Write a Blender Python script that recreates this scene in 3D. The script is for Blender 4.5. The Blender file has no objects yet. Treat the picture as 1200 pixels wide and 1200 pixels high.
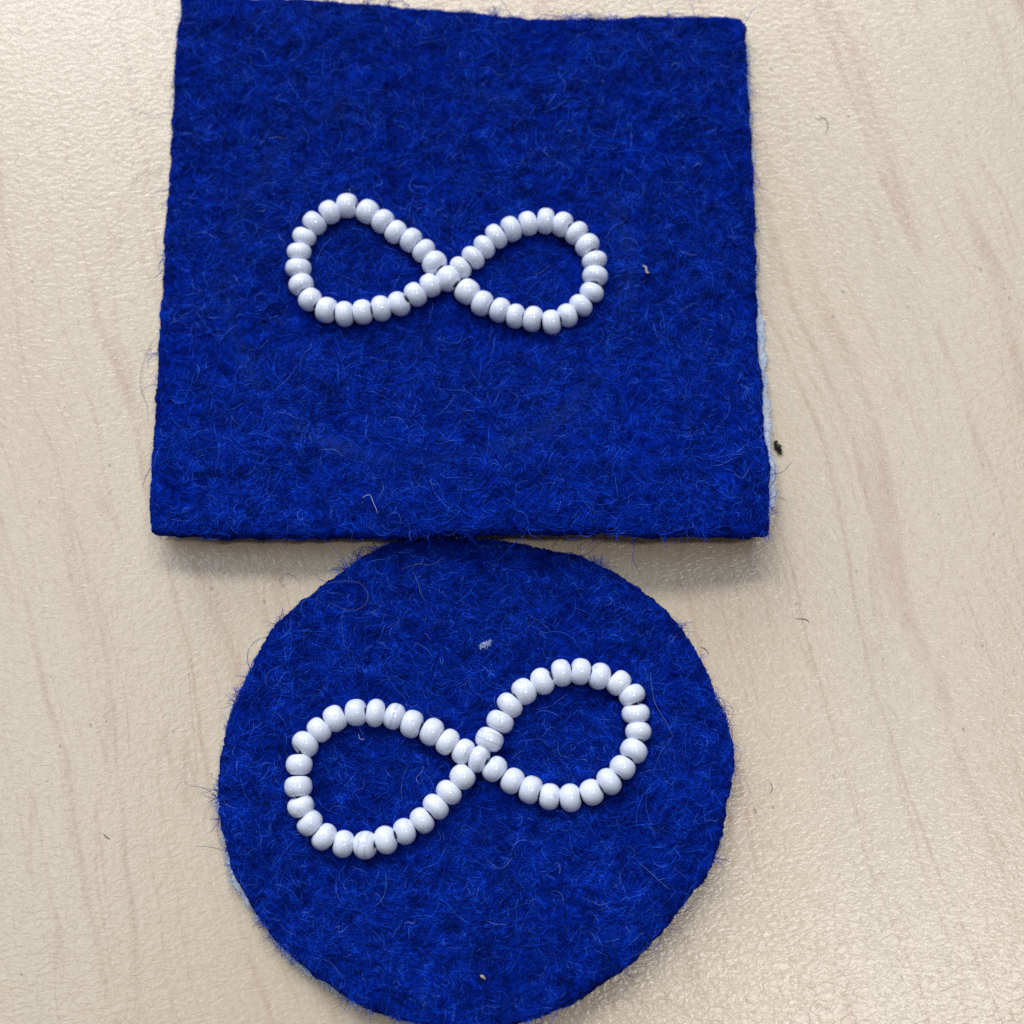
import bpy, math
import numpy as np
from mathutils import Vector, Matrix

# 1 Blender unit = 1 cm in this close-up
S = bpy.context.scene
S.unit_settings.scale_length = 0.01
R = np.random.RandomState(7)

# ------------------------------------------------------------------ camera
TILT = math.radians(14.0)
DIST = 13.0
FPX = 1900.0 / 1200.0                     # focal length in picture widths
cd = bpy.data.cameras.new('camera')
cam = bpy.data.objects.new('camera', cd)
S.collection.objects.link(cam)
cam.location = (0, -DIST * math.sin(TILT), DIST * math.cos(TILT))
cam.rotation_euler = (TILT, 0, 0)
cd.sensor_width = 36
cd.lens = 36 * FPX
cd.clip_start = 0.1
cd.clip_end = 1000
cd.dof.use_dof = True
cd.dof.focus_distance = 12.45
cd.dof.aperture_fstop = 0.29
S.camera = cam
S.cycles.use_denoising = False

# ------------------------------------------------------------------ light
S.view_settings.view_transform = 'Standard'
S.view_settings.look = 'None'
S.view_settings.exposure = 0.12
S.view_settings.gamma = 1.0
S.view_settings.use_curve_mapping = False
W = bpy.data.worlds.new('World')
S.world = W
W.use_nodes = True
W.node_tree.nodes['Background'].inputs[0].default_value = (1.0, 0.93, 0.85, 1)
W.node_tree.nodes['Background'].inputs[1].default_value = 0.035


def area(name, loc, sx, sy, radiance, color, target=(0, 0, 0), roll=0.0):
    ld = bpy.data.lights.new(name, 'AREA')
    ld.shape = 'RECTANGLE'
    ld.size, ld.size_y = sx, sy
    ld.energy = radiance * math.pi * sx * sy
    ld.color = color
    o = bpy.data.objects.new(name, ld)
    S.collection.objects.link(o)
    o.location = loc
    if target is None:
        o.rotation_euler = (0, 0, roll)
    else:
        d = Vector(target) - Vector(loc)
        q = d.to_track_quat('-Z', 'Y')
        o.rotation_euler = (q.to_matrix() @ Matrix.Rotation(roll, 3, 'Z')).to_euler()
    return o


# bright upper window ahead of the table, a broad cool window beyond it, light strips added left and right to shape the table sheen
area('window_upper', (-26, 118, 142), 150, 36, 13.0, (0.97, 0.98, 1.0), roll=math.radians(-8))
area('window_ahead', (-74, 140, 80), 150, 60, 5.0, (0.82, 0.91, 1.0))
area('sheen_strip_right', (37, 50, 112), 14, 104, 5.6, (0.68, 0.83, 1.0), target=None, roll=math.radians(-8))
area('sheen_strip_left', (-36, 36, 112), 15, 110, 5.6, (0.68, 0.83, 1.0), target=None, roll=0)
area('ceiling_lamp_behind', (31, -13, 112), 38, 8, 26.0, (1.0, 0.98, 0.96), target=None, roll=math.radians(6))

# ------------------------------------------------------------------ helpers
CAM = np.array(cam.location)
ct, st = math.cos(TILT), math.sin(TILT)


def at(px, z=0.0):
    """table position of points measured in the 1200 px photograph, at height z"""
    px = np.asarray(px, float).reshape(-1, 2)
    u = (px[:, 0] - 600) / (1200 * FPX)
    v = -(px[:, 1] - 600) / (1200 * FPX)
    d = np.stack([u, v * ct + st, v * st - ct], 1)
    z = np.broadcast_to(z, (len(px),))
    t = (z - CAM[2]) / d[:, 2]
    return CAM + d * t[:, None]


def at_surface(px, zf):
    p = at(px, 0.1)
    for _ in range(4):
        p = at(px, zf(p[:, 0], p[:, 1]))
    return p


def vnoise(x, y, seed=0):
    g = np.random.RandomState(seed).rand(256, 256)
    xi = np.floor(x).astype(int)
    yi = np.floor(y).astype(int)
    fx, fy = x - xi, y - yi
    fx = fx * fx * (3 - 2 * fx)
    fy = fy * fy * (3 - 2 * fy)
    a = g[yi % 256, xi % 256]
    b = g[yi % 256, (xi + 1) % 256]
    c = g[(yi + 1) % 256, xi % 256]
    d = g[(yi + 1) % 256, (xi + 1) % 256]
    return (a * (1 - fx) + b * fx) * (1 - fy) + (c * (1 - fx) + d * fx) * fy


def fbm(x, y, seed=0, octv=4):
    s, a, n = 0, 1.0, 0
    for i in range(octv):
        s = s + a * vnoise(x * 2 ** i + 31.7 * i + 90, y * 2 ** i + 17.3 * i + 90, seed + i)
        n += a
        a *= 0.5
    return s / n


def link(o, parent=None):
    S.collection.objects.link(o)
    if parent:
        o.parent = parent
    return o


def mesh_obj(name, verts, faces, mat, parent=None, smooth=True, loc=None):
    me = bpy.data.meshes.new(name)
    me.from_pydata([tuple(v) for v in verts], [], faces)
    if smooth:
        me.polygons.foreach_set('use_smooth', [True] * len(me.polygons))
    if mat:
        me.materials.append(mat)
    me.update()
    o = bpy.data.objects.new(name, me)
    link(o, parent)
    if loc is not None:
        o.location = loc
    return o


def thing(name, loc, label, cat, group=None):
    o = bpy.data.objects.new(name, None)
    o.empty_display_size = 0.5
    link(o)
    o.location = loc
    o['label'], o['category'] = label, cat
    if group:
        o['group'] = group
    return o


def strands(name, pts, rad, mat, parent=None):
    """pts (n,k,3), rad (n,k) -> one curves object"""
    n, k, _ = pts.shape
    hc = bpy.data.hair_curves.new(name)
    hc.add_curves([k] * n)
    hc.attributes['position'].data.foreach_set('vector', pts.astype(np.float32).ravel())
    ra = hc.attributes.get('radius') or hc.attributes.new('radius', 'FLOAT', 'POINT')
    ra.data.foreach_set('value', rad.astype(np.float32).ravel())
    hc.materials.append(mat)
    o = bpy.data.objects.new(name, hc)
    return link(o, parent)


def tube_mesh(path, radii, sides=6):
    path = np.asarray(path, float)
    n = len(path)
    radii = np.broadcast_to(radii, (n,))
    t = np.gradient(path, axis=0)
    t /= np.linalg.norm(t, axis=1)[:, None] + 1e-9
    up = np.array([0, 0, 1.0])
    s = np.cross(t, up)
    s /= np.linalg.norm(s, axis=1)[:, None] + 1e-9
    b = np.cross(s, t)
    vs, fs = [], []
    for i in range(n):
        for j in range(sides):
            a = 2 * math.pi * j / sides
            vs.append(path[i] + radii[i] * (math.cos(a) * s[i] + math.sin(a) * b[i]))
    for i in range(n - 1):
        for j in range(sides):
            j2 = (j + 1) % sides
            fs.append((i * sides + j, i * sides + j2, (i + 1) * sides + j2, (i + 1) * sides + j))
    fs.append(tuple(range(sides))[::-1])
    fs.append(tuple((n - 1) * sides + j for j in range(sides)))
    return vs, fs


def spline(pts, k=14, closed=False):
    pts = np.asarray(pts, float)
    n = len(pts)
    out = []
    rng = range(n) if closed else range(n - 1)
    for i in rng:
        if closed:
            p0, p1, p2, p3 = pts[i - 1], pts[i], pts[(i + 1) % n], pts[(i + 2) % n]
        else:
            p0, p1, p2, p3 = pts[max(i - 1, 0)], pts[i], pts[i + 1], pts[min(i + 2, n - 1)]
        for q in range(k):
            t = q / k
            out.append(0.5 * (2 * p1 + (p2 - p0) * t + (2 * p0 - 5 * p1 + 4 * p2 - p3) * t * t
                              + (3 * p1 - p0 - 3 * p2 + p3) * t ** 3))
    if not closed:
        out.append(pts[-1])
    return np.array(out)


def resample(poly, n, jag=0.0, seed=0):
    """evenly spaced closed outline with a ragged cut"""
    p = np.vstack([poly, poly[:1]])
    d = np.r_[0, np.cumsum(np.linalg.norm(np.diff(p, axis=0), axis=1))]
    s = np.linspace(0, d[-1], n, endpoint=False)
    q = np.stack([np.interp(s, d, p[:, i]) for i in range(2)], 1)
    if jag:
        t = np.roll(q, -1, 0) - np.roll(q, 1, 0)
        t /= np.linalg.norm(t, axis=1)[:, None] + 1e-9
        nn = np.stack([t[:, 1], -t[:, 0]], 1)
        a = 2 * math.pi * np.arange(n) / n
        L = d[-1] / (2 * math.pi)
        w = fbm(np.cos(a) * L * 11 + 60, np.sin(a) * L * 11 + 60, seed, 3) - 0.5
        w2 = fbm(np.cos(a) * L * 1.6 + 40, np.sin(a) * L * 1.6 + 40, seed + 9, 2) - 0.5
        q = q + nn * (w * jag * 2.2 + w2 * jag * 0.4)[:, None]
    return q


# ------------------------------------------------------------------ materials
class NT:
    def __init__(self, name):
        self.m = bpy.data.materials.new(name)
        self.m.use_nodes = True
        self.t = self.m.node_tree
        self.p = self.t.nodes['Principled BSDF']

    def n(self, kind, **kw):
        nd = self.t.nodes.new(kind)
        for k, v in kw.items():
            setattr(nd, k, v)
        return nd

    def l(self, a, b):
        self.t.links.new(a, b)

    def noise(self, vec, scale, detail=2, rough=0.5, dist=0.0):
        nd = self.n('ShaderNodeTexNoise')
        nd.inputs['Scale'].default_value = scale
        nd.inputs['Detail'].default_value = detail
        nd.inputs['Roughness'].default_value = rough
        nd.inputs['Distortion'].default_value = dist
        if vec is not None:
            self.l(vec, nd.inputs['Vector'])
        return nd

    def ramp(self, fac, stops):
        nd = self.n('ShaderNodeValToRGB')
        el = nd.color_ramp.elements
        while len(el) < len(stops):
            el.new(0.5)
        for e, (p, c) in zip(el, stops):
            e.position = p
            e.color = (*c, 1) if len(c) == 3 else c
        if fac is not None:
            self.l(fac, nd.inputs[0])
        return nd

    def mix(self, fac, a, b, mode='MIX'):
        nd = self.n('ShaderNodeMix', data_type='RGBA', blend_type=mode)
        for v, s in ((fac, nd.inputs[0]), (a, nd.inputs[6]), (b, nd.inputs[7])):
            if hasattr(v, 'is_output'):
                self.l(v, s)
            elif isinstance(v, tuple):
                s.default_value = (*v, 1)
            else:
                s.default_value = v
        return nd.outputs[2]

    def mapping(self, vec, scale=(1, 1, 1), rot=(0, 0, 0), loc=(0, 0, 0)):
        nd = self.n('ShaderNodeMapping')
        nd.inputs['Scale'].default_value = scale
        nd.inputs['Rotation'].default_value = rot
        nd.inputs['Location'].default_value = loc
        self.l(vec, nd.inputs['Vector'])
        return nd.outputs[0]

    def math(self, op, a, b=None, c=None, clamp=False):
        nd = self.n('ShaderNodeMath', operation=op, use_clamp=clamp)
        for i, v in enumerate((a, b, c)):
            if v is None:
                continue
            if hasattr(v, 'is_output'):
                self.l(v, nd.inputs[i])
            else:
                nd.inputs[i].default_value = v
        return nd.outputs[0]

    def bump(self, h, dist, strength=1.0, normal=None):
        nd = self.n('ShaderNodeBump')
        nd.inputs['Distance'].default_value = dist
        nd.inputs['Strength'].default_value = strength
        self.l(h, nd.inputs['Height'])
        if normal is not None:
            self.l(normal, nd.inputs['Normal'])
        return nd.outputs[0]


def table_material():
    m = NT('maple_laminate')
    co = m.n('ShaderNodeTexCoord').outputs['Object']
    # grain direction leans like the streaks in the photograph, gently wandering
    warp = m.noise(co, 0.22, 3, 0.55)
    wv = m.n('ShaderNodeVectorMath', operation='MULTIPLY_ADD')
    m.l(warp.outputs['Color'], wv.inputs[0])
    wv.inputs[1].default_value = (1.0, 0.0, 0.0)
    m.l(co, wv.inputs[2])
    g = m.mapping(wv.outputs[0], rot=(0, 0, math.radians(-15)))
    gs = m.mapping(g, scale=(0.75, 0.045, 1))
    n1 = m.noise(gs, 1.0, 2, 0.45)

    def rings(n, k, w):
        t = m.math('FRACT', m.math('MULTIPLY', n.outputs['Fac'], k))
        d = m.math('ABSOLUTE', m.math('SUBTRACT', t, 0.5))
        return m.math('SUBTRACT', 1.0, m.math('DIVIDE', d, w), clamp=True)
    lines = rings(n1, 6.0, 0.085)
    gs2 = m.mapping(g, scale=(1.3, 0.07, 1), loc=(7, 3, 0))
    n2 = m.noise(gs2, 1.0, 3, 0.5)
    lines2 = rings(n2, 9.0, 0.075)
    brk = m.noise(m.mapping(g, scale=(1.5, 0.9, 1)), 1.3, 3, 0.6)
    brkr = m.ramp(brk.outputs['Fac'], [(0.33, (0.12, 0.12, 0.12)), (0.58, (1, 1, 1))]).outputs[0]
    streak = m.math('MULTIPLY', m.math('MAXIMUM', lines, m.math('MULTIPLY', lines2, 0.7)), brkr)
    broad = m.noise(m.mapping(g, scale=(0.8, 0.12, 1)), 1.0, 3, 0.5)
    base = m.ramp(broad.outputs['Fac'], [(0.3, (0.565, 0.467, 0.345)), (0.5, (0.598, 0.488, 0.355)), (0.72, (0.585, 0.465, 0.338))]).outputs[0]
    c = m.mix(m.math('MULTIPLY', streak, 0.62), base, (0.46, 0.31, 0.215))
    # short grey pores
    ps = m.mapping(g, scale=(15, 10, 1))
    vo = m.n('ShaderNodeTexVoronoi')
    vo.inputs['Scale'].default_value = 1.0
    m.l(ps, vo.inputs['Vector'])
    sep = m.n('ShaderNodeSeparateColor')
    m.l(vo.outputs['Color'], sep.inputs[0])
    pick = m.math('GREATER_THAN', sep.outputs[0], 0.86)
    sz = m.math('MULTIPLY_ADD', sep.outputs[1], 0.16, 0.05)
    dot = m.math('MULTIPLY', m.math('LESS_THAN', vo.outputs['Distance'], sz), pick)
    c = m.mix(m.math('MULTIPLY', dot, m.math('MULTIPLY', sep.outputs[2], 0.55)), c, (0.20, 0.16, 0.13))
    fine = m.noise(m.mapping(g, scale=(26, 9, 1)), 1.0, 3, 0.6)
    fr = m.ramp(fine.outputs['Fac'], [(0.25, (0.93, 0.92, 0.91)), (0.75, (1.05, 1.05, 1.05))]).outputs[0]
    c = m.mix(1.0, c, fr, 'MULTIPLY')
    m.l(c, m.p.inputs['Base Color'])
    # crinkled satin lacquer
    bw = m.noise(co, 5.0, 2, 0.5)
    bv = m.n('ShaderNodeVectorMath', operation='MULTIPLY_ADD')
    m.l(bw.outputs['Color'], bv.inputs[0])
    bv.inputs[1].default_value = (0.10, 0.10, 0)
    m.l(co, bv.inputs[2])
    b1 = m.noise(m.mapping(bv.outputs[0], scale=(18, 30, 1), rot=(0, 0, math.radians(-8))), 1.0, 1.5, 0.55, 0.6)
    b2 = m.noise(m.mapping(bv.outputs[0], scale=(34, 48, 1)), 1.0, 2, 0.5)
    h = m.math('MULTIPLY_ADD', b2.outputs['Fac'], 0.04, b1.outputs['Fac'])
    m.l(m.bump(h, 0.0040, 1.0), m.p.inputs['Normal'])
    m.p.inputs['Roughness'].default_value = 0.22
    m.p.inputs['IOR'].default_value = 1.5
    return m.m


def felt_material(name, ring=None, fibre=False, pale=False):
    m = NT(name)
    co = m.n('ShaderNodeTexCoord').outputs['Object']
    if pale:
        rnd = m.n('ShaderNodeHairInfo').outputs['Random']
        c = m.ramp(rnd, [(0.0, (0.015, 0.06, 0.42)), (0.75, (0.06, 0.13, 0.55)), (1.0, (0.17, 0.25, 0.62))]).outputs[0]
    elif fibre:
        rnd = m.n('ShaderNodeHairInfo').outputs['Random']
        c = m.ramp(rnd, [(0.0, (0.0003, 0.009, 0.17)), (0.45, (0.0005, 0.017, 0.30)), (0.85, (0.0015, 0.041, 0.51)),
                         (0.975, (0.012, 0.10, 0.70)), (1.0, (0.07, 0.16, 0.65))]).outputs[0]
    else:
        n = m.noise(co, 26, 4, 0.6)
        c = m.ramp(n.outputs['Fac'], [(0.3, (0.0006, 0.005, 0.085)), (0.7, (0.001, 0.018, 0.28))]).outputs[0]
    dy = m.noise(co, 6.5, 4, 0.7)
    dr = m.ramp(dy.outputs['Fac'], [(0.32, (0.42, 0.42, 0.48)), (0.5, (0.9, 0.9, 0.92)), (0.68, (1.5, 1.4, 1.3))]).outputs[0]
    c = m.mix(1.0, c, dr, 'MULTIPLY')
    if ring:
        (cx, cy), rr = ring
        sub = m.n('ShaderNodeVectorMath', operation='SUBTRACT')
        m.l(co, sub.inputs[0])
        sub.inputs[1].default_value = (cx, cy, 0)
        sx = m.n('ShaderNodeSeparateXYZ')
        m.l(sub.outputs[0], sx.inputs[0])
        r2 = m.math('SQRT', m.math('ADD', m.math('MULTIPLY', sx.outputs[0], sx.outputs[0]), m.math('MULTIPLY', sx.outputs[1], sx.outputs[1])))
        d = m.math('ABSOLUTE', m.math('SUBTRACT', r2, rr))
        band = m.math('SUBTRACT', 1.0, m.math('DIVIDE', d, 0.11), clamp=True)
        w = m.ramp(m.noise(co, 1.3, 3, 0.6).outputs['Fac'], [(0.42, (0, 0, 0)), (0.66, (1, 1, 1))]).outputs[0]
        f = m.math('MULTIPLY', m.math('MULTIPLY', band, w), 0.2)
        c = m.mix(f, c, (0.035, 0.085, 0.36))
    m.l(c, m.p.inputs['Base Color'])
    m.p.inputs['Roughness'].default_value = 0.62 if (fibre or pale) else 0.95
    m.p.inputs['Specular IOR Level'].default_value = 0.16 if (fibre or pale) else 0.03
    m.p.inputs['Specular Tint'].default_value = (0.30, 0.45, 1.0, 1)
    return m.m


def bead_material(name, vein):
    m = NT(name)
    co = m.n('ShaderNodeTexCoord').outputs['Object']
    oi = m.n('ShaderNodeObjectInfo').outputs['Random']
    off = m.n('ShaderNodeCombineXYZ')
    m.l(m.math('MULTIPLY', oi, 37.0), off.inputs[0])
    m.l(m.math('MULTIPLY', oi, 91.0), off.inputs[1])
    ad = m.n('ShaderNodeVectorMath', operation='ADD')
    m.l(co, ad.inputs[0])
    m.l(off.outputs[0], ad.inputs[1])
    n1 = m.noise(ad.outputs[0], 0.9, 3, 0.55, 1.2)
    v = m.math('ABSOLUTE', m.math('SUBTRACT', n1.outputs['Fac'], 0.5))
    vr = m.ramp(v, [(0.0, (1, 1, 1)), (0.03, (0, 0, 0))]).outputs[0]
    msk = m.ramp(m.noise(ad.outputs[0], 0.9, 1).outputs['Fac'], [(0.5, (0, 0, 0)), (0.62, (1, 1, 1))]).outputs[0]
    f = m.math('MULTIPLY', m.math('MULTIPLY', vr, msk), vein)
    tone = m.ramp(oi, [(0.0, (0.70, 0.735, 0.865)), (1.0, (0.765, 0.79, 0.90))]).outputs[0]
    c = m.mix(f, tone, (0.38, 0.42, 0.56))
    if vein > 0.87:
        wv = m.n('ShaderNodeTexWave')
        wv.inputs['Scale'].default_value = 0.42
        wv.inputs['Distortion'].default_value = 7.0
        wv.inputs['Detail'].default_value = 2.0
        wv.inputs['Detail Scale'].default_value = 0.7
        m.l(ad.outputs[0], wv.inputs['Vector'])
        wr = m.ramp(wv.outputs['Fac'], [(0.0, (1, 1, 1)), (0.22, (0, 0, 0))]).outputs[0]
        c = m.mix(m.math('MULTIPLY', wr, 0.5), c, (0.34, 0.38, 0.54))
    m.l(c, m.p.inputs['Base Color'])
    m.p.inputs['Roughness'].default_value = 0.10
    m.p.inputs['IOR'].default_value = 1.5
    bn = m.noise(ad.outputs[0], 1.6, 2)
    m.l(m.bump(bn.outputs['Fac'], 0.0012, 1.0), m.p.inputs['Normal'])
    return m.m


def plain(name, col, rough=0.8, bump=0.0, bscale=30, var=0.0):
    m = NT(name)
    co = m.n('ShaderNodeTexCoord').outputs['Object']
    n = m.noise(co, bscale, 3, 0.6)
    lo = tuple(x * (1 - var) for x in col)
    hi = tuple(min(1, x * (1 + var)) for x in col)
    m.l(m.ramp(n.outputs['Fac'], [(0.3, lo), (0.7, hi)]).outputs[0], m.p.inputs['Base Color'])
    m.p.inputs['Roughness'].default_value = rough
    if bump:
        m.l(m.bump(n.outputs['Fac'], bump), m.p.inputs['Normal'])
    return m.m


M_table = table_material()
M_back = plain('white_interfacing', (0.56, 0.62, 0.73), 0.9, 0.01, 30, 0.12)  # white toned down: the shadow the backing lies in is in this colour
M_bead = bead_material('white_bead_glass', 0.35)
M_bead_v = bead_material('veined_bead_glass', 0.8)
M_bead_s = bead_material('striped_bead_glass', 0.9)
M_thread = plain('dark_thread', (0.012, 0.013, 0.022), 0.7, 0.002, 60, 0.3)
M_white_lint = plain('white_lint', (0.6, 0.66, 0.82), 0.9, 0, 30, 0.1)
M_tan_lint = plain('tan_lint', (0.50, 0.42, 0.33), 0.9, 0, 30, 0.2)
M_grey_fibre = plain('grey_fibre', (0.10, 0.10, 0.13), 0.7, 0, 30, 0.2)
M_soft_lint = plain('soft_white_lint', (0.34, 0.42, 0.66), 0.9, 0, 30, 0.1)
M_pale_hair = plain('pale_blue_hair', (0.10, 0.17, 0.50), 0.7, 0, 30, 0.2)
M_crumb = plain('black_crumb', (0.02, 0.018, 0.016), 0.6, 0.006, 40, 0.5)

# ------------------------------------------------------------------ table
tw, td, th = 140.0, 80.0, 2.5
bv = 0.25
vs = []
for z, inset in ((-th, 0), (-bv, 0), (-bv * 0.3, bv * 0.3), (0, bv)):
    x0, x1, y0, y1 = -62 + inset, -62 + tw - inset, -22 + inset, -22 + td - inset
    vs += [(x0, y0, z), (x1, y0, z), (x1, y1, z), (x0, y1, z)]
fs = [(3, 2, 1, 0)]
for k in range(3):
    for j in range(4):
        fs.append((k * 4 + j, k * 4 + (j + 1) % 4, k * 4 + 4 + (j + 1) % 4, k * 4 + 4 + j))
fs.append((12, 13, 14, 15))
tb = mesh_obj('table_top', vs, fs, M_table, smooth=False)
tb['kind'] = 'structure'
tb['label'] = 'pale maple laminate table top with fine crinkled sheen'

# ------------------------------------------------------------------ patches
BACK = 0.03


def smooth01(t):
    t = np.clip(t, 0, 1)
    return t * t * (3 - 2 * t)


def lift_square(x, y):
    b = smooth01((1.6 - y) / 2.0)                 # rises toward the near edge
    g = 0.55 + 0.45 * np.exp(-((x - 0.9) / 1.5) ** 2)
    g = g - 0.15 * smooth01((x - 1.5) / 0.7)
    top = 0.03 * smooth01((y - 2.8) / 1.2)
    return 0.004 + 0.33 * b * g + top + 0.012 * np.sin(x * 1.7 + y)


def lift_round(x, y):
    b = smooth01((x * 0.55 - (y + 2.1) * 0.85 + 0.4) / 2.0)
    return 0.004 + 0.10 * b + 0.03 * smooth01((-x - 1.0) / 1.4) + 0.01 * np.sin(x * 1.3 - y * 1.9)


def felt_relief(x, y, seed):
    a = fbm(x * 5.0, y * 5.0, seed, 3) - 0.5
    b = fbm(x * 14, y * 14, seed + 20, 3) - 0.5
    return 0.055 * a + 0.026 * b


def slab(name, outline, z0f, z1f, mat, parent, relief_seed=None, rings=90, edge=0.03, bulge=0.0):
    n = len(outline)
    c = outline.mean(0)
    ts = np.linspace(0, 1, rings + 1)[1:] ** 0.85
    V, F = [], []
    top0 = np.array([[c[0], c[1]]])
    Rm = np.linalg.norm(outline - c, axis=1).mean()

    def ztop(p, t):
        z = z1f(p[:, 0], p[:, 1])
        if relief_seed is not None:
            z = z + felt_relief(p[:, 0], p[:, 1], relief_seed)
        return z - edge * np.exp(-((1 - t) * Rm) / max(edge, 1e-3) * 1.6)
    zc = ztop(top0, 0)
    V.append((c[0], c[1], zc[0]))
    for t in ts:
        p = c + (outline - c) * t
        z = ztop(p, t)
        V += list(zip(p[:, 0], p[:, 1], z))
    for j in range(n):
        F.append((0, 1 + j, 1 + (j + 1) % n))
    for i in range(len(ts) - 1):
        a, b = 1 + i * n, 1 + (i + 1) * n
        for j in range(n):
            j2 = (j + 1) % n
            F.append((a + j, b + j, b + j2, a + j2))
    prev = 1 + (len(ts) - 1) * n
    tz = ztop(outline, 1.0)
    bz = z0f(outline[:, 0], outline[:, 1])
    out_dir = (outline - c) / np.linalg.norm(outline - c, axis=1)[:, None]
    for f, w in ((0.7, 1.0), (0.4, 1.0), (0.15, 0.6), (0.0, 0.0)):
        jit = bulge * (0.5 + R.rand(n)) * w
        p = outline + out_dir * jit[:, None]
        z = bz + (tz - bz) * f
        s = len(V)
        V += list(zip(p[:, 0], p[:, 1], z))
        for j in range(n):
            j2 = (j + 1) % n
            F.append((prev + j, s + j, s + j2, prev + j2))
        prev = s
    for t in (0.8, 0.5, 0.25):
        p = c + (outline - c) * t
        z = z0f(p[:, 0], p[:, 1])
        s = len(V)
        V += list(zip(p[:, 0], p[:, 1], z))
        for j in range(n):
            j2 = (j + 1) % n
            F.append((prev + j, s + j, s + j2, prev + j2))
        prev = s
    s = len(V)
    V.append((c[0], c[1], float(z0f(c[0:1], c[1:2])[0])))
    for j in range(n):
        F.append((prev + j, s, prev + (j + 1) % n))
    return mesh_obj(name, V, F, mat, parent)


def inside(poly, x, y):
    r = np.zeros(len(x), bool)
    n = len(poly)
    j = n - 1
    for i in range(n):
        xi, yi = poly[i]
        xj, yj = poly[j]
        c = ((yi > y) != (yj > y)) & (x < (xj - xi) * (y - yi) / (yj - yi + 1e-12) + xi)
        r ^= c
        j = i
    return r


def grow(px, py, pz, theta, length, curl, wob, hgt, k, zf=None, droop=None):
    """curly strands lying on / rising from the surface"""
    n = len(px)
    s = np.linspace(0, 1, k)
    ph = R.rand(n) * 6.28
    ang = theta[:, None] + curl[:, None] * s[None] + wob[:, None] * np.sin(s[None] * 7 + ph[:, None])
    step = (length / (k - 1))[:, None]
    X = px[:, None] + np.cumsum(np.cos(ang) * step, 1) - np.cos(ang[:, :1]) * step
    Y = py[:, None] + np.cumsum(np.sin(ang) * step, 1) - np.sin(ang[:, :1]) * step
    if zf is not None:
        Z = zf(X, Y) - 0.006 + hgt[:, None] * np.sin(np.pi * (0.08 + 0.80 * s))[None]
    else:
        Z = pz[:, None] + hgt[:, None] * s[None]
        if droop is not None:
            Z = Z - droop[:, None] * s[None] ** 2
    return np.stack([X, Y, Z], 2)


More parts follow.
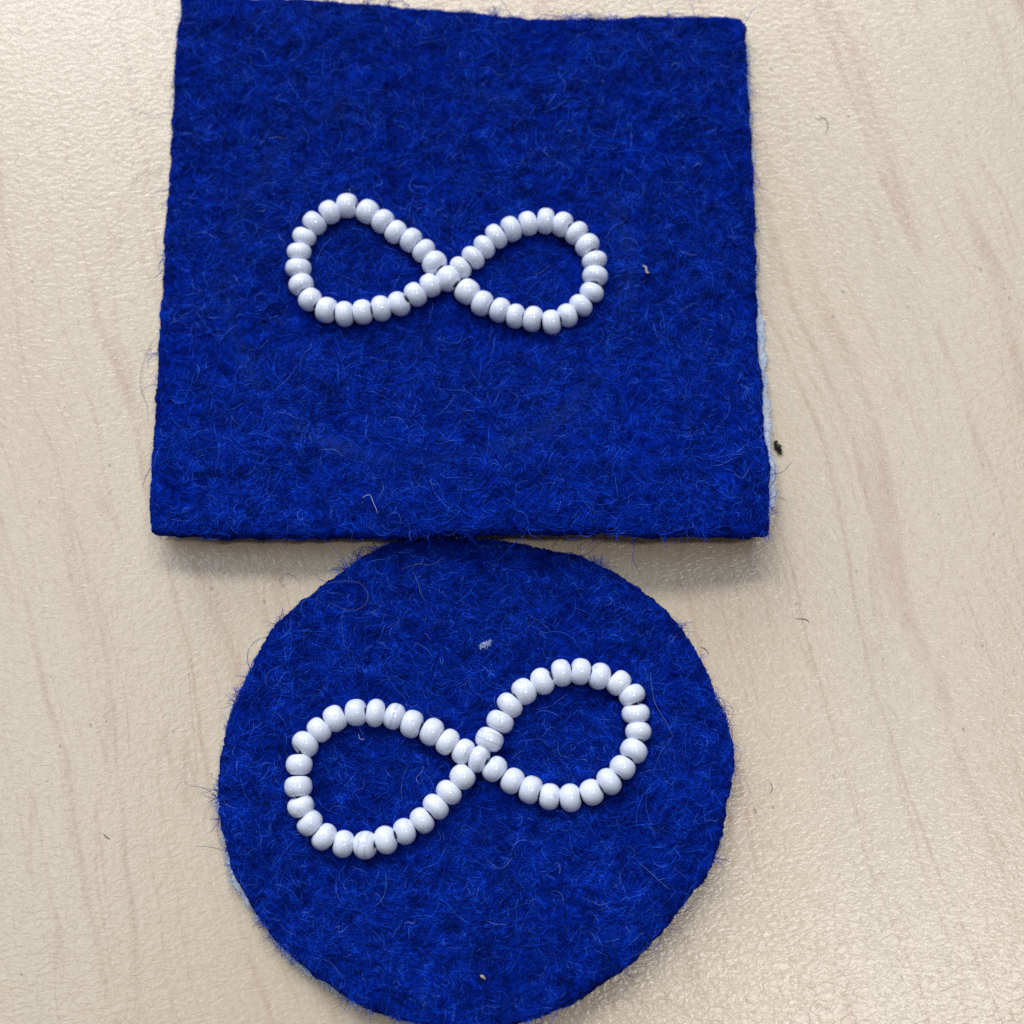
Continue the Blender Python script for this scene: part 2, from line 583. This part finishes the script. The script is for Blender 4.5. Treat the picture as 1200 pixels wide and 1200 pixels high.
def make_patch(name, label, outline_px, back_px, lift, felt_t, bead_px, marks, seed, origin_px,
               n_fibre, closed_smooth, ring_px, ang_bias, thread_order):
    ztop_l = lambda x, y: lift(x, y) + BACK + felt_t
    if closed_smooth:
        opx = spline(outline_px, 8, True)
        bpx = spline(back_px, 8, True)
    else:
        opx, bpx = np.array(outline_px, float), np.array(back_px, float)
    ow = at_surface(opx, ztop_l)[:, :2]
    bw_ = at_surface(bpx, lambda x, y: lift(x, y) + BACK)[:, :2]
    N = 760
    if closed_smooth:
        ow = resample(ow, 400)
        for _ in range(40):
            ow = 0.5 * ow + 0.25 * (np.roll(ow, 1, 0) + np.roll(ow, -1, 0))
    outline = resample(ow, N, 0.017, seed)
    bout = resample(bw_, 700, 0.028, seed + 3)
    o0 = at([origin_px], 0)[0]
    root = thing(name, (o0[0], o0[1], 0), label, 'felt patch')
    ofs = Vector((-o0[0], -o0[1], 0))
    ring = None
    if ring_px:
        rc = at([ring_px[0]], 0.2)[0]
        ring = ((rc[0], rc[1]), ring_px[1])
    felt_m = felt_material('blue_felt_' + name, ring)
    fib_m = felt_material('blue_fibre_' + name, ring, fibre=True)
    pale_m = felt_material('pale_fibre_' + name, None, pale=True)
    kids = []
    f = slab('felt', outline, lambda x, y: lift(x, y) + BACK, ztop_l, felt_m, root, seed, 100, 0.03, 0.012)
    b = slab('backing', bout, lambda x, y: lift(x, y), lambda x, y: lift(x, y) + BACK - 0.002, M_back, root, None, 14, 0.004, 0.003)
    b['label'] = 'white interfacing glued under the blue felt'
    kids += [f, b]
    zsurf = lambda x, y: ztop_l(x, y) + felt_relief(x, y, seed)

    # ---- bead frames
    bp = np.array(bead_px, float)
    zb = 0.068
    B = at_surface(bp[:, :2], lambda x, y: lift(x, y) + BACK + felt_t + zb)
    nb = len(B)
    tang = np.zeros((nb, 3))
    span = np.zeros(nb)
    for chain in thread_order:
        m_ = len(chain)
        for q, i in enumerate(chain):
            a, c = chain[q - 1], chain[(q + 1) % m_]
            t = B[c] - B[a]
            if np.linalg.norm(tang[i]) == 0:
                tang[i] = t / np.linalg.norm(t)
                span[i] = 0.5 * (np.linalg.norm(B[c] - B[i]) + np.linalg.norm(B[a] - B[i]))
    # ---- main fibre mat
    lo, hi = outline.min(0), outline.max(0)
    area_ = (hi - lo)

    def scatter(n, clump=1.5):
        xs, ys = [], []
        got = 0
        while got < n:
            x = lo[0] + R.rand(n) * area_[0]
            y = lo[1] + R.rand(n) * area_[1]
            dens = fbm(x * 4.2, y * 4.2, seed + 50, 3)
            keep = (R.rand(n) < np.clip((dens - 0.33) * clump * 2.2, 0.12, 1)) & inside(outline[::4], x, y)
            xs.append(x[keep])
            ys.append(y[keep])
            got += keep.sum()
        return np.concatenate(xs)[:n], np.concatenate(ys)[:n]

    def bead_clear(x, y, r):
        ok = np.ones(len(x), bool)
        for q in B:
            ok &= (x - q[0]) ** 2 + (y - q[1]) ** 2 > r * r
        return ok

    x, y = scatter(n_fibre)
    ok = bead_clear(x, y, 0.075)
    x, y = x[ok], y[ok]
    n = len(x)
    fld = fbm(x * 1.5, y * 1.5, seed + 70, 2) * 2 * math.pi * 2.2 + fbm(x * 6, y * 6, seed + 75, 2) * 3.2 + ang_bias
    th_ = fld + R.randn(n) * 0.55
    ln = np.clip(0.07 + R.exponential(0.10, n), 0.05, 0.42)
    hg = np.abs(R.randn(n)) * 0.013 + 0.005
    P = grow(x, y, None, th_, ln, R.randn(n) * 1.3, R.randn(n) * 0.35, hg, 8, zsurf)
    # keep strands from running through the beads
    mid = P[:, 4]
    end = P[:, -1]
    ok = bead_clear(mid[:, 0], mid[:, 1], 0.085) & bead_clear(end[:, 0], end[:, 1], 0.085)
    P = P[ok]
    n = len(P)
    # trim anything hanging over the cut edge
    e_in = inside(outline[::4] * 1.0, P[:, -1, 0], P[:, -1, 1]) | (R.rand(n) < 0.02)
    P = P[e_in]
    n = len(P)
    rad = (0.0011 + 0.0011 * R.rand(n))[:, None] * np.array([0.7, 1, 1, 1, 1, 0.95, 0.8, 0.35])[None]
    kids.append(strands('fuzz', P, rad, fib_m, root))
    kids[-1]['kind'] = 'stuff'

    # ---- upstanding clump tufts that catch the light
    ncl = 1500
    cx_, cy_ = scatter(ncl)
    per = 14
    x = (cx_[:, None] + R.randn(ncl, per) * 0.016).ravel()
    y = (cy_[:, None] + R.randn(ncl, per) * 0.016).ravel()
    tcl = R.rand(ncl) * 6.28
    th_ = (tcl[:, None] + R.randn(ncl, per) * 0.35).ravel()
    ok = bead_clear(x, y, 0.10) & inside(outline[::4], x, y)
    x, y, th_ = x[ok], y[ok], th_[ok]
    n = len(x)
    P = grow(x, y, None, th_, 0.05 + R.rand(n) * 0.11, R.randn(n) * 1.2, R.randn(n) * 0.3, 0.012 + R.rand(n) * 0.022, 8, zsurf)
    ok = bead_clear(P[:, -1, 0], P[:, -1, 1], 0.10)
    P = P[ok]
    n = len(P)
    rad = (0.0010 + 0.0009 * R.rand(n))[:, None] * np.array([0.7, 1, 1, 1, 1, 0.9, 0.7, 0.3])[None]
    kids.append(strands('tufts', P, rad, fib_m, root))
    kids[-1]['kind'] = 'stuff'

    # ---- long loose pale hairs
    n = 120
    x, y = scatter(n, 1.0)
    ok = bead_clear(x, y, 0.11)
    x, y = x[ok], y[ok]
    n = len(x)
    P = grow(x, y, None, R.rand(n) * 6.28, 0.07 + R.exponential(0.08, n), R.randn(n) * 1.4, R.randn(n) * 0.5,
             0.018 + R.rand(n) * 0.03, 14, zsurf)
    ok = np.ones(n, bool)
    for q in range(0, 14, 3):
        ok &= bead_clear(P[:, q, 0], P[:, q, 1], 0.10)
    P = P[ok]
    n = len(P)
    rad = (0.0008 + 0.0009 * R.rand(n))[:, None] * np.r_[0.6, np.ones(11), 0.7, 0.3][None]
    kids.append(strands('loose_hairs', P, rad, pale_m, root))
    kids[-1]['kind'] = 'stuff'

    # ---- frayed cut edge
    ne = 15000
    i = R.randint(0, N, ne)
    fr = R.rand(ne)[:, None]
    e = outline[i] * (1 - fr) + outline[(i + 1) % N] * fr
    c = outline.mean(0)
    tn = np.roll(outline, -1, 0) - np.roll(outline, 1, 0)
    nrm = np.stack([tn[:, 1], -tn[:, 0]], 1)
    nrm /= np.linalg.norm(nrm, axis=1)[:, None]
    sgn = np.sign(np.sum(nrm * (outline - c), 1))
    nrm *= sgn[:, None]
    nn = nrm[i]
    th_ = np.arctan2(nn[:, 1], nn[:, 0]) + R.randn(ne) * 0.85
    e = e - nn * 0.012
    zt = zsurf(e[:, 0], e[:, 1]) - 0.03
    zl = lift(e[:, 0], e[:, 1]) + BACK
    q = R.rand(ne)
    pz = zl + (zt - zl) * q
    ln = 0.012 + R.exponential(0.006, ne)
    ln[: 22] = 0.035 + R.exponential(0.03, 22)
    P = grow(e[:, 0], e[:, 1], pz, th_, ln, R.randn(ne) * 1.5, R.randn(ne) * 0.3, ln * (R.rand(ne) - 0.25) * 0.9, 8)
    P[:, :, 2] = np.maximum(P[:, :, 2], 0.004)
    rad = (0.0008 + 0.0009 * R.rand(ne))[:, None] * np.array([1, 1, 1, 1, .9, .8, .6, .3])[None]
    kids.append(strands('frayed_edge', P, rad, fib_m, root))
    kids[-1]['kind'] = 'stuff'

    # ---- white fluff on the cut edge of the backing
    nw = 5000
    i = R.randint(0, len(bout), nw)
    e = bout[i] + R.randn(nw, 2) * 0.006
    dv = bout[i] - bout.mean(0)
    th_ = np.arctan2(dv[:, 1], dv[:, 0]) + R.randn(nw) * 1.2
    pz = lift(e[:, 0], e[:, 1]) + BACK * R.rand(nw) * 1.2
    P = grow(e[:, 0], e[:, 1], pz, th_, 0.010 + R.exponential(0.010, nw), R.randn(nw) * 1.5, R.randn(nw) * 0.4, 0.012 * R.rand(nw), 6)
    rad = (0.0010 + 0.0010 * R.rand(nw))[:, None] * np.array([1, 1, 1, .9, .7, .3])[None]
    kids.append(strands('backing_fluff', P, rad, M_back, root))
    kids[-1]['kind'] = 'stuff'

    # ---- hand-traced stray hairs (pixel path, height above felt, pale?)
    for path, hz, mt in marks:
        sp = spline(path, 8)
        w = at_surface(sp, lambda x, y: np.where(inside(outline[::4], np.atleast_1d(x), np.atleast_1d(y)),
                                                 ztop_l(x, y) + hz, 0.012 + hz * 0.4))
        vs_, fs_ = tube_mesh(w, 0.0012 * np.sin(np.linspace(0.5, 2.9, len(w))) + 0.0004, 4)
        o = mesh_obj('stray_hair', vs_, fs_, mt, root)
        kids.append(o)

    # ---- beads: rounded lathe with a bore, three master meshes
    def bead_mesh(p, mat, nm):
        prof = []
        Ln, Ro, Ri = 1.0, 1.0, 0.30
        m2 = 18
        for k2 in range(m2 + 1):
            a = math.pi * k2 / m2
            ax = -math.cos(a)
            ra = math.sin(a)
            ax = math.copysign(abs(ax) ** p, ax)
            ra = ra ** (p * 0.92)
            prof.append((ax * Ln, Ri + (Ro - Ri) * ra))
        prof.append((0.6, Ri * 0.93))
        prof.append((0.0, Ri * 0.9))
        prof.append((-0.6, Ri * 0.93))
        sg = 30
        V2, F2 = [], []
        for ax, ra in prof:
            for j in range(sg):
                a = 2 * math.pi * j / sg
                V2.append((ax, ra * math.cos(a), ra * math.sin(a)))
        L2 = len(prof)
        for a in range(L2):
            b2 = (a + 1) % L2
            for j in range(sg):
                j2 = (j + 1) % sg
                F2.append((a * sg + j, a * sg + j2, b2 * sg + j2, b2 * sg + j))
        me = bpy.data.meshes.new(nm)
        me.from_pydata(V2, [], F2)
        me.polygons.foreach_set('use_smooth', [True] * len(F2))
        me.materials.append(mat)
        me.update()
        return me
    masters = {}
    for i in range(nb):
        kind = int(bp[i, 2]) if bp.shape[1] > 2 else 0
        shape = int(R.randint(3))
        key = (kind, shape)
        if key not in masters:
            masters[key] = bead_mesh((0.93, 1.0, 0.88)[shape], (M_bead, M_bead_v, M_bead_s)[kind], 'bead')
        o = bpy.data.objects.new('bead', masters[key])
        link(o, root)
        if kind == 2:
            o['label'] = 'white bead with grey marbled stripes'
        elif kind == 1:
            o['label'] = 'white bead with thin grey veins'
        half = min(span[i] * 0.50, 0.09) * (0.97 + 0.04 * R.rand())
        ro = 0.106 * (0.95 + 0.085 * R.rand())
        tx = Vector(tang[i])
        tx = (tx + Vector((R.randn() * 0.08, R.randn() * 0.08, R.randn() * 0.15))).normalized()
        zz = Vector((0, 0, 1))
        yy = zz.cross(tx).normalized()
        zz = tx.cross(yy)
        rot = Matrix((tx, yy, zz)).transposed().to_4x4()
        spin = Matrix.Rotation(R.rand() * 6.28, 4, 'X')
        o.matrix_local = Matrix.Translation(Vector(B[i]) + ofs) @ rot @ spin @ Matrix.Diagonal((half, ro, ro * 0.99, 1))
    # ---- thread through the bores
    for chain in thread_order:
        pts = spline([B[i] - np.array([0, 0, 0.004]) for i in chain], 5, True)
        pts = np.vstack([pts, pts[:1]])
        vs_, fs_ = tube_mesh(pts, 0.026, 6)
        o = mesh_obj('thread', vs_, fs_, M_thread, root)
        kids.append(o)
    for o in kids:
        o.location = ofs
    return root, outline, zsurf


# bead centres measured on the photograph (x, y, look: 0 plain, 1 veined, 2 striped)
A, Bc = (320, 210, 220 / 1200), (500, 210, 220 / 1200)
sqL = [(473, 170, 0), (603, 208, 1), (702, 270, 0), (784, 338, 0), (882, 390, 0), (963, 458, 0), (1032, 538, 0),
       (1118, 637, 0), (1005, 680, 0), (910, 738, 0), (805, 798, 1), (690, 828, 1), (573, 850, 0), (457, 863, 0),
       (343, 838, 0), (237, 770, 0), (180, 675, 0), (162, 569, 0), (167, 464, 0), (200, 368, 0), (265, 282, 0), (362, 212, 0)]
sqR = [(217, 567, 0), (297, 502, 0), (368, 434, 0), (445, 366, 1), (540, 318, 0), (648, 284, 0), (761, 268, 0),
       (868, 290, 0), (958, 345, 0), (1027, 424, 1), (1073, 522, 0), (1077, 620, 1), (1055, 724, 1), (985, 808, 1),
       (898, 872, 1), (798, 915, 0), (678, 895, 1), (568, 877, 0), (468, 838, 0), (355, 795, 0), (260, 720, 0)]
conv = lambda L, o: [(o[0] + a * o[2], o[1] + b * o[2], k) for a, b, k in L]
SQ = conv(sqL, A) + conv(sqR, Bc)
# one closed eight: upper-left run, across, round the right loop backwards, back through the crossing bead
sq_chain = [list(range(0, 7)) + [7] + [42 - q for q in range(0, 21)] + [7] + list(range(8, 22))]
C, D = (320, 780, 0.2), (540, 750, 0.2)
ciL = [(487, 275, 0), (600, 278, 0), (710, 298, 2), (813, 342, 0), (930, 388, 0), (1022, 447, 0), (1115, 505, 1),
       (1208, 547, 0), (1110, 652, 0), (1030, 743, 0), (953, 827, 0), (873, 908, 1), (770, 972, 1), (660, 1022, 0),
       (540, 1052, 2), (412, 1045, 1), (300, 1003, 1), (215, 922, 1), (162, 823, 1), (148, 708, 1), (153, 580, 0),
       (188, 460, 0), (270, 377, 0), (363, 310, 1)]
ciR = [(168, 583, 2), (230, 478, 1), (287, 382, 1), (370, 302, 1), (478, 242, 0), (590, 193, 1), (700, 185, 0),
       (812, 212, 1), (925, 252, 0), (1003, 325, 0), (1025, 430, 0), (1040, 537, 0), (1013, 650, 0), (948, 747, 0),
       (868, 830, 0), (766, 893, 0), (642, 925, 0), (520, 918, 1), (410, 878, 1), (303, 826, 0), (198, 756, 0)]
CI = conv(ciL, C) + conv(ciR, D)
ci_chain = [list(range(0, 8)) + [44 - q for q in range(0, 21)] + [7] + list(range(8, 24))]

sq_out = [(212, -9), (300, -4), (390, 0), (460, 5), (540, 13), (620, 20), (700, 20), (800, 17), (860, 18), (869, 21), (873, 27),
          (875, 60), (878, 110), (880, 150), (882, 200), (884, 250), (887, 350), (887, 390), (889, 420), (894, 450),
          (893, 490), (898, 520), (903, 545), (900, 565), (901, 600), (903, 612), (900, 625), (895, 627), (850, 627), (780, 626),
          (700, 622), (560, 624), (450, 627), (350, 628), (260, 628), (183, 624), (177, 620), (176, 590), (177, 540),
          (181, 500), (185, 420), (190, 330), (196, 240), (201, 150), (206, 60)]
sq_back = [(214, -4), (390, 4), (620, 24), (860, 24), (876, 60), (881, 150), (884, 230), (888, 300), (892, 350), (899, 400),
           (902, 440), (905, 480), (908, 520), (912, 560), (912, 590), (907, 612), (898, 624), (700, 620), (450, 625),
           (182, 621), (178, 590), (188, 400), (204, 100)]
sq_back = [(x - 3.5 * (x > 880) * (y > 240) + 4 * (x < 216), y) for x, y in sq_back]
ci_out = [(487, 630), (530, 630), (575, 632), (612, 637), (650, 645), (700, 660), (762, 700), (780, 710), (790, 730), (801, 737),
          (808, 749), (820, 767), (832, 800), (845, 827), (855, 855), (862, 885), (861, 907), (852, 940), (846, 965),
          (843, 992), (829, 1025), (800, 1060), (772, 1097), (742, 1127), (712, 1147), (682, 1170), (650, 1184),
          (600, 1202), (555, 1206), (515, 1204), (476, 1197), (438, 1183), (417, 1175), (386, 1154), (355, 1133), (324, 1102),
          (313, 1085), (303, 1077), (297, 1060), (282, 1044), (270, 1019), (262, 975), (256, 940), (257, 900), (262, 862),
          (275, 825), (290, 792), (305, 757), (335, 720), (360, 700), (400, 669), (432, 650), (455, 635)]
ci_back = [(x - 2.0 * (x < 420) * (y > 900) + 4 * ((x < 420) * (y < 900)) - 4 * (x > 700), y + 2 * (y > 1040) * (x < 500) + 5 * (y < 800)) for x, y in ci_out]

sq_marks = [
    ([(200, 130), (180, 135), (165, 131), (150, 125)], 0.03, M_grey_fibre),
    ([(186, 390), (175, 408), (166, 432), (165, 455), (172, 475), (174, 500)], 0.03, M_grey_fibre),
    ([(164, 411), (173, 410), (180, 407)], 0.03, M_grey_fibre),
    ([(196, 197), (180, 199), (165, 205), (150, 220)], 0.03, M_grey_fibre),
    ([(375, 527), (392, 527), (402, 535), (425, 535), (436, 548), (444, 602)][:3], 0.05, M_pale_hair),
    ([(425, 583), (433, 580), (438, 590), (443, 602)], 0.04, M_white_lint),
    ([(442, 583), (449, 575), (448, 565)], 0.04, M_pale_hair),
    ([(412, 228), (409, 222), (416, 218)], 0.05, M_pale_hair),
    ([(860, 555), (870, 560), (878, 549)], 0.03, M_pale_hair),
    ([(905, 580), (912, 582), (922, 586)], 0.0, M_grey_fibre),
]
ci_marks = [
    ([(380, 685), (400, 681), (422, 684), (431, 696), (428, 708), (415, 715), (398, 712), (385, 704)], 0.05, M_grey_fibre),
    ([(484, 670), (490, 684), (493, 695), (498, 704)], 0.05, M_pale_hair),
    ([(470, 667), (490, 661), (505, 662), (520, 653)], 0.05, M_grey_fibre),
    ([(647, 644), (653, 635), (659, 625)], 0.08, M_tan_lint),
    ([(677, 650), (680, 641), (686, 633)], 0.08, M_tan_lint),
    ([(762, 788), (764, 805), (768, 825), (780, 845), (788, 862)], 0.05, M_pale_hair),
    ([(420, 860), (422, 866), (427, 866)], 0.04, M_white_lint),
    ([(334, 688), (328, 680), (335, 672), (346, 676), (352, 684)], 0.02, M_grey_fibre),
    ([(750, 1012), (765, 1025), (785, 1043)], 0.04, M_pale_hair),
]

make_patch('square_felt_patch', 'square royal blue felt patch with white bead infinity loop, lying above the round one',
           sq_out, sq_back, lift_square, 0.105, SQ, sq_marks, 11, (540, 320), 62000, False, ((500, 318), 1.66), 0.6, sq_chain)
make_patch('round_felt_patch', 'round royal blue felt patch with tilted white bead infinity loop, below the square one',
           ci_out, ci_back, lift_round, 0.11, CI, ci_marks, 41, (557, 918), 50000, True, None, 1.3, ci_chain)


# ------------------------------------------------------------------ loose bits
def lint(name, label, cat, path_px, z, r, mat, lump=0.0, sides=6):
    sp = spline(path_px, 8)
    w = at(sp, z)
    o0 = w.mean(0)
    w = w - o0
    rr = np.full(len(w), r) * (0.75 + 0.5 * R.rand(len(w)) * (lump > 0)) * np.sin(np.linspace(0.45, 2.7, len(w)))
    w[:, 2] += (R.rand(len(w)) - 0.5) * lump
    v, f_ = tube_mesh(w, rr, sides)
    if lump:
        v = [p + R.randn(3) * lump * 0.45 for p in v]
    o = mesh_obj(name, v, f_, mat)
    o.location = o0
    o['label'], o['category'] = label, cat
    return o


zq = lambda x, y: float(lift_square(x, y) + BACK + 0.105 + 0.02)
zr = lambda x, y: float(lift_round(x, y) + BACK + 0.11 + 0.02)
lint('crumb', 'tiny black crumb on the table beside the right edge of the square patch', 'crumb',
     [(909, 517), (911, 522), (913, 526), (915, 531)], 0.022, 0.021, M_crumb, 0.011, 9)


def fluff(name, label, centre_px, z, rx, ry, ang, n, r, mat):
    o0 = at([centre_px], z)[0]
    V, F = [], []
    for _ in range(n):
        a = R.rand() * 6.28
        q = R.rand() ** 0.6
        c = np.array([math.cos(a) * rx * q, math.sin(a) * ry * q, R.rand() * 0.012])
        d = R.randn(3) * np.array([1, 1, 0.25])
        d /= np.linalg.norm(d)
        e = np.cross(d, [0, 0, 1.0]) * R.randn() * 0.5
        L = 0.016 + 0.018 * R.rand()
        p = np.array([c - d * L, c - d * L * 0.3 + e * L * 0.5, c + d * L * 0.4 + e * L * 0.4, c + d * L])
        v, f = tube_mesh(p, r * np.array([0.4, 1, 1, 0.4]) * (0.6 + 0.8 * R.rand()), 4)
        k = len(V)
        V += v
        F += [tuple(k + t for t in ff) for ff in f]
    V = np.array(V)
    ca, sa = math.cos(ang), math.sin(ang)
    V = np.stack([V[:, 0] * ca - V[:, 1] * sa, V[:, 0] * sa + V[:, 1] * ca, V[:, 2]], 1)
    o = mesh_obj(name, V, F, mat)
    o.location = o0
    o['label'], o['category'] = label, 'lint'


fluff('lint_fleck', 'white lint fleck on the round patch above its bead loop', (570, 755), zr(-0.2, -1.1) + 0.02,
      0.046, 0.015, 0.6, 40, 0.0022, M_soft_lint)
lint('lint_fleck', 'tan lint fleck on the square patch, right of its bead loop', 'lint',
     [(754, 311), (757, 314), (758, 319), (761, 320)], zq(1.1, 2.0) + 0.03, 0.009, M_tan_lint, 0.006)
lint('lint_fleck', 'tiny pale fleck near the bottom edge of the round patch', 'lint',
     [(563, 1143), (566, 1145), (568, 1147)], zr(-0.2, -3.6) + 0.03, 0.009, M_tan_lint, 0.006)
lint('fibre_scrap', 'small grey curled fibre on the tan table right of the square patch', 'fibre',
     [(959, 141), (963, 138), (969, 141), (970, 149), (967, 156)], 0.006, 0.0035, M_grey_fibre)
lint('fibre_scrap', 'short dark curved fibre on the table, upper right of the round patch', 'fibre',
     [(932, 725), (939, 725), (945, 726), (948, 729)], 0.005, 0.0035, M_grey_fibre)
lint('fibre_scrap', 'short dark fibre on the table close beside the upper right rim of the round patch', 'fibre',
     [(821, 758), (827, 761), (831, 767)], 0.006, 0.0035, M_grey_fibre)
lint('fibre_scrap', 'tiny grey fibre on the table left of the round patch', 'fibre',
     [(121, 977), (125, 981), (129, 983)], 0.006, 0.0045, M_grey_fibre)
lint('fibre_scrap', 'faint grey fibre on the table right of the round patch', 'fibre',
     [(902, 930), (905, 924), (903, 917)], 0.005, 0.0030, M_grey_fibre)
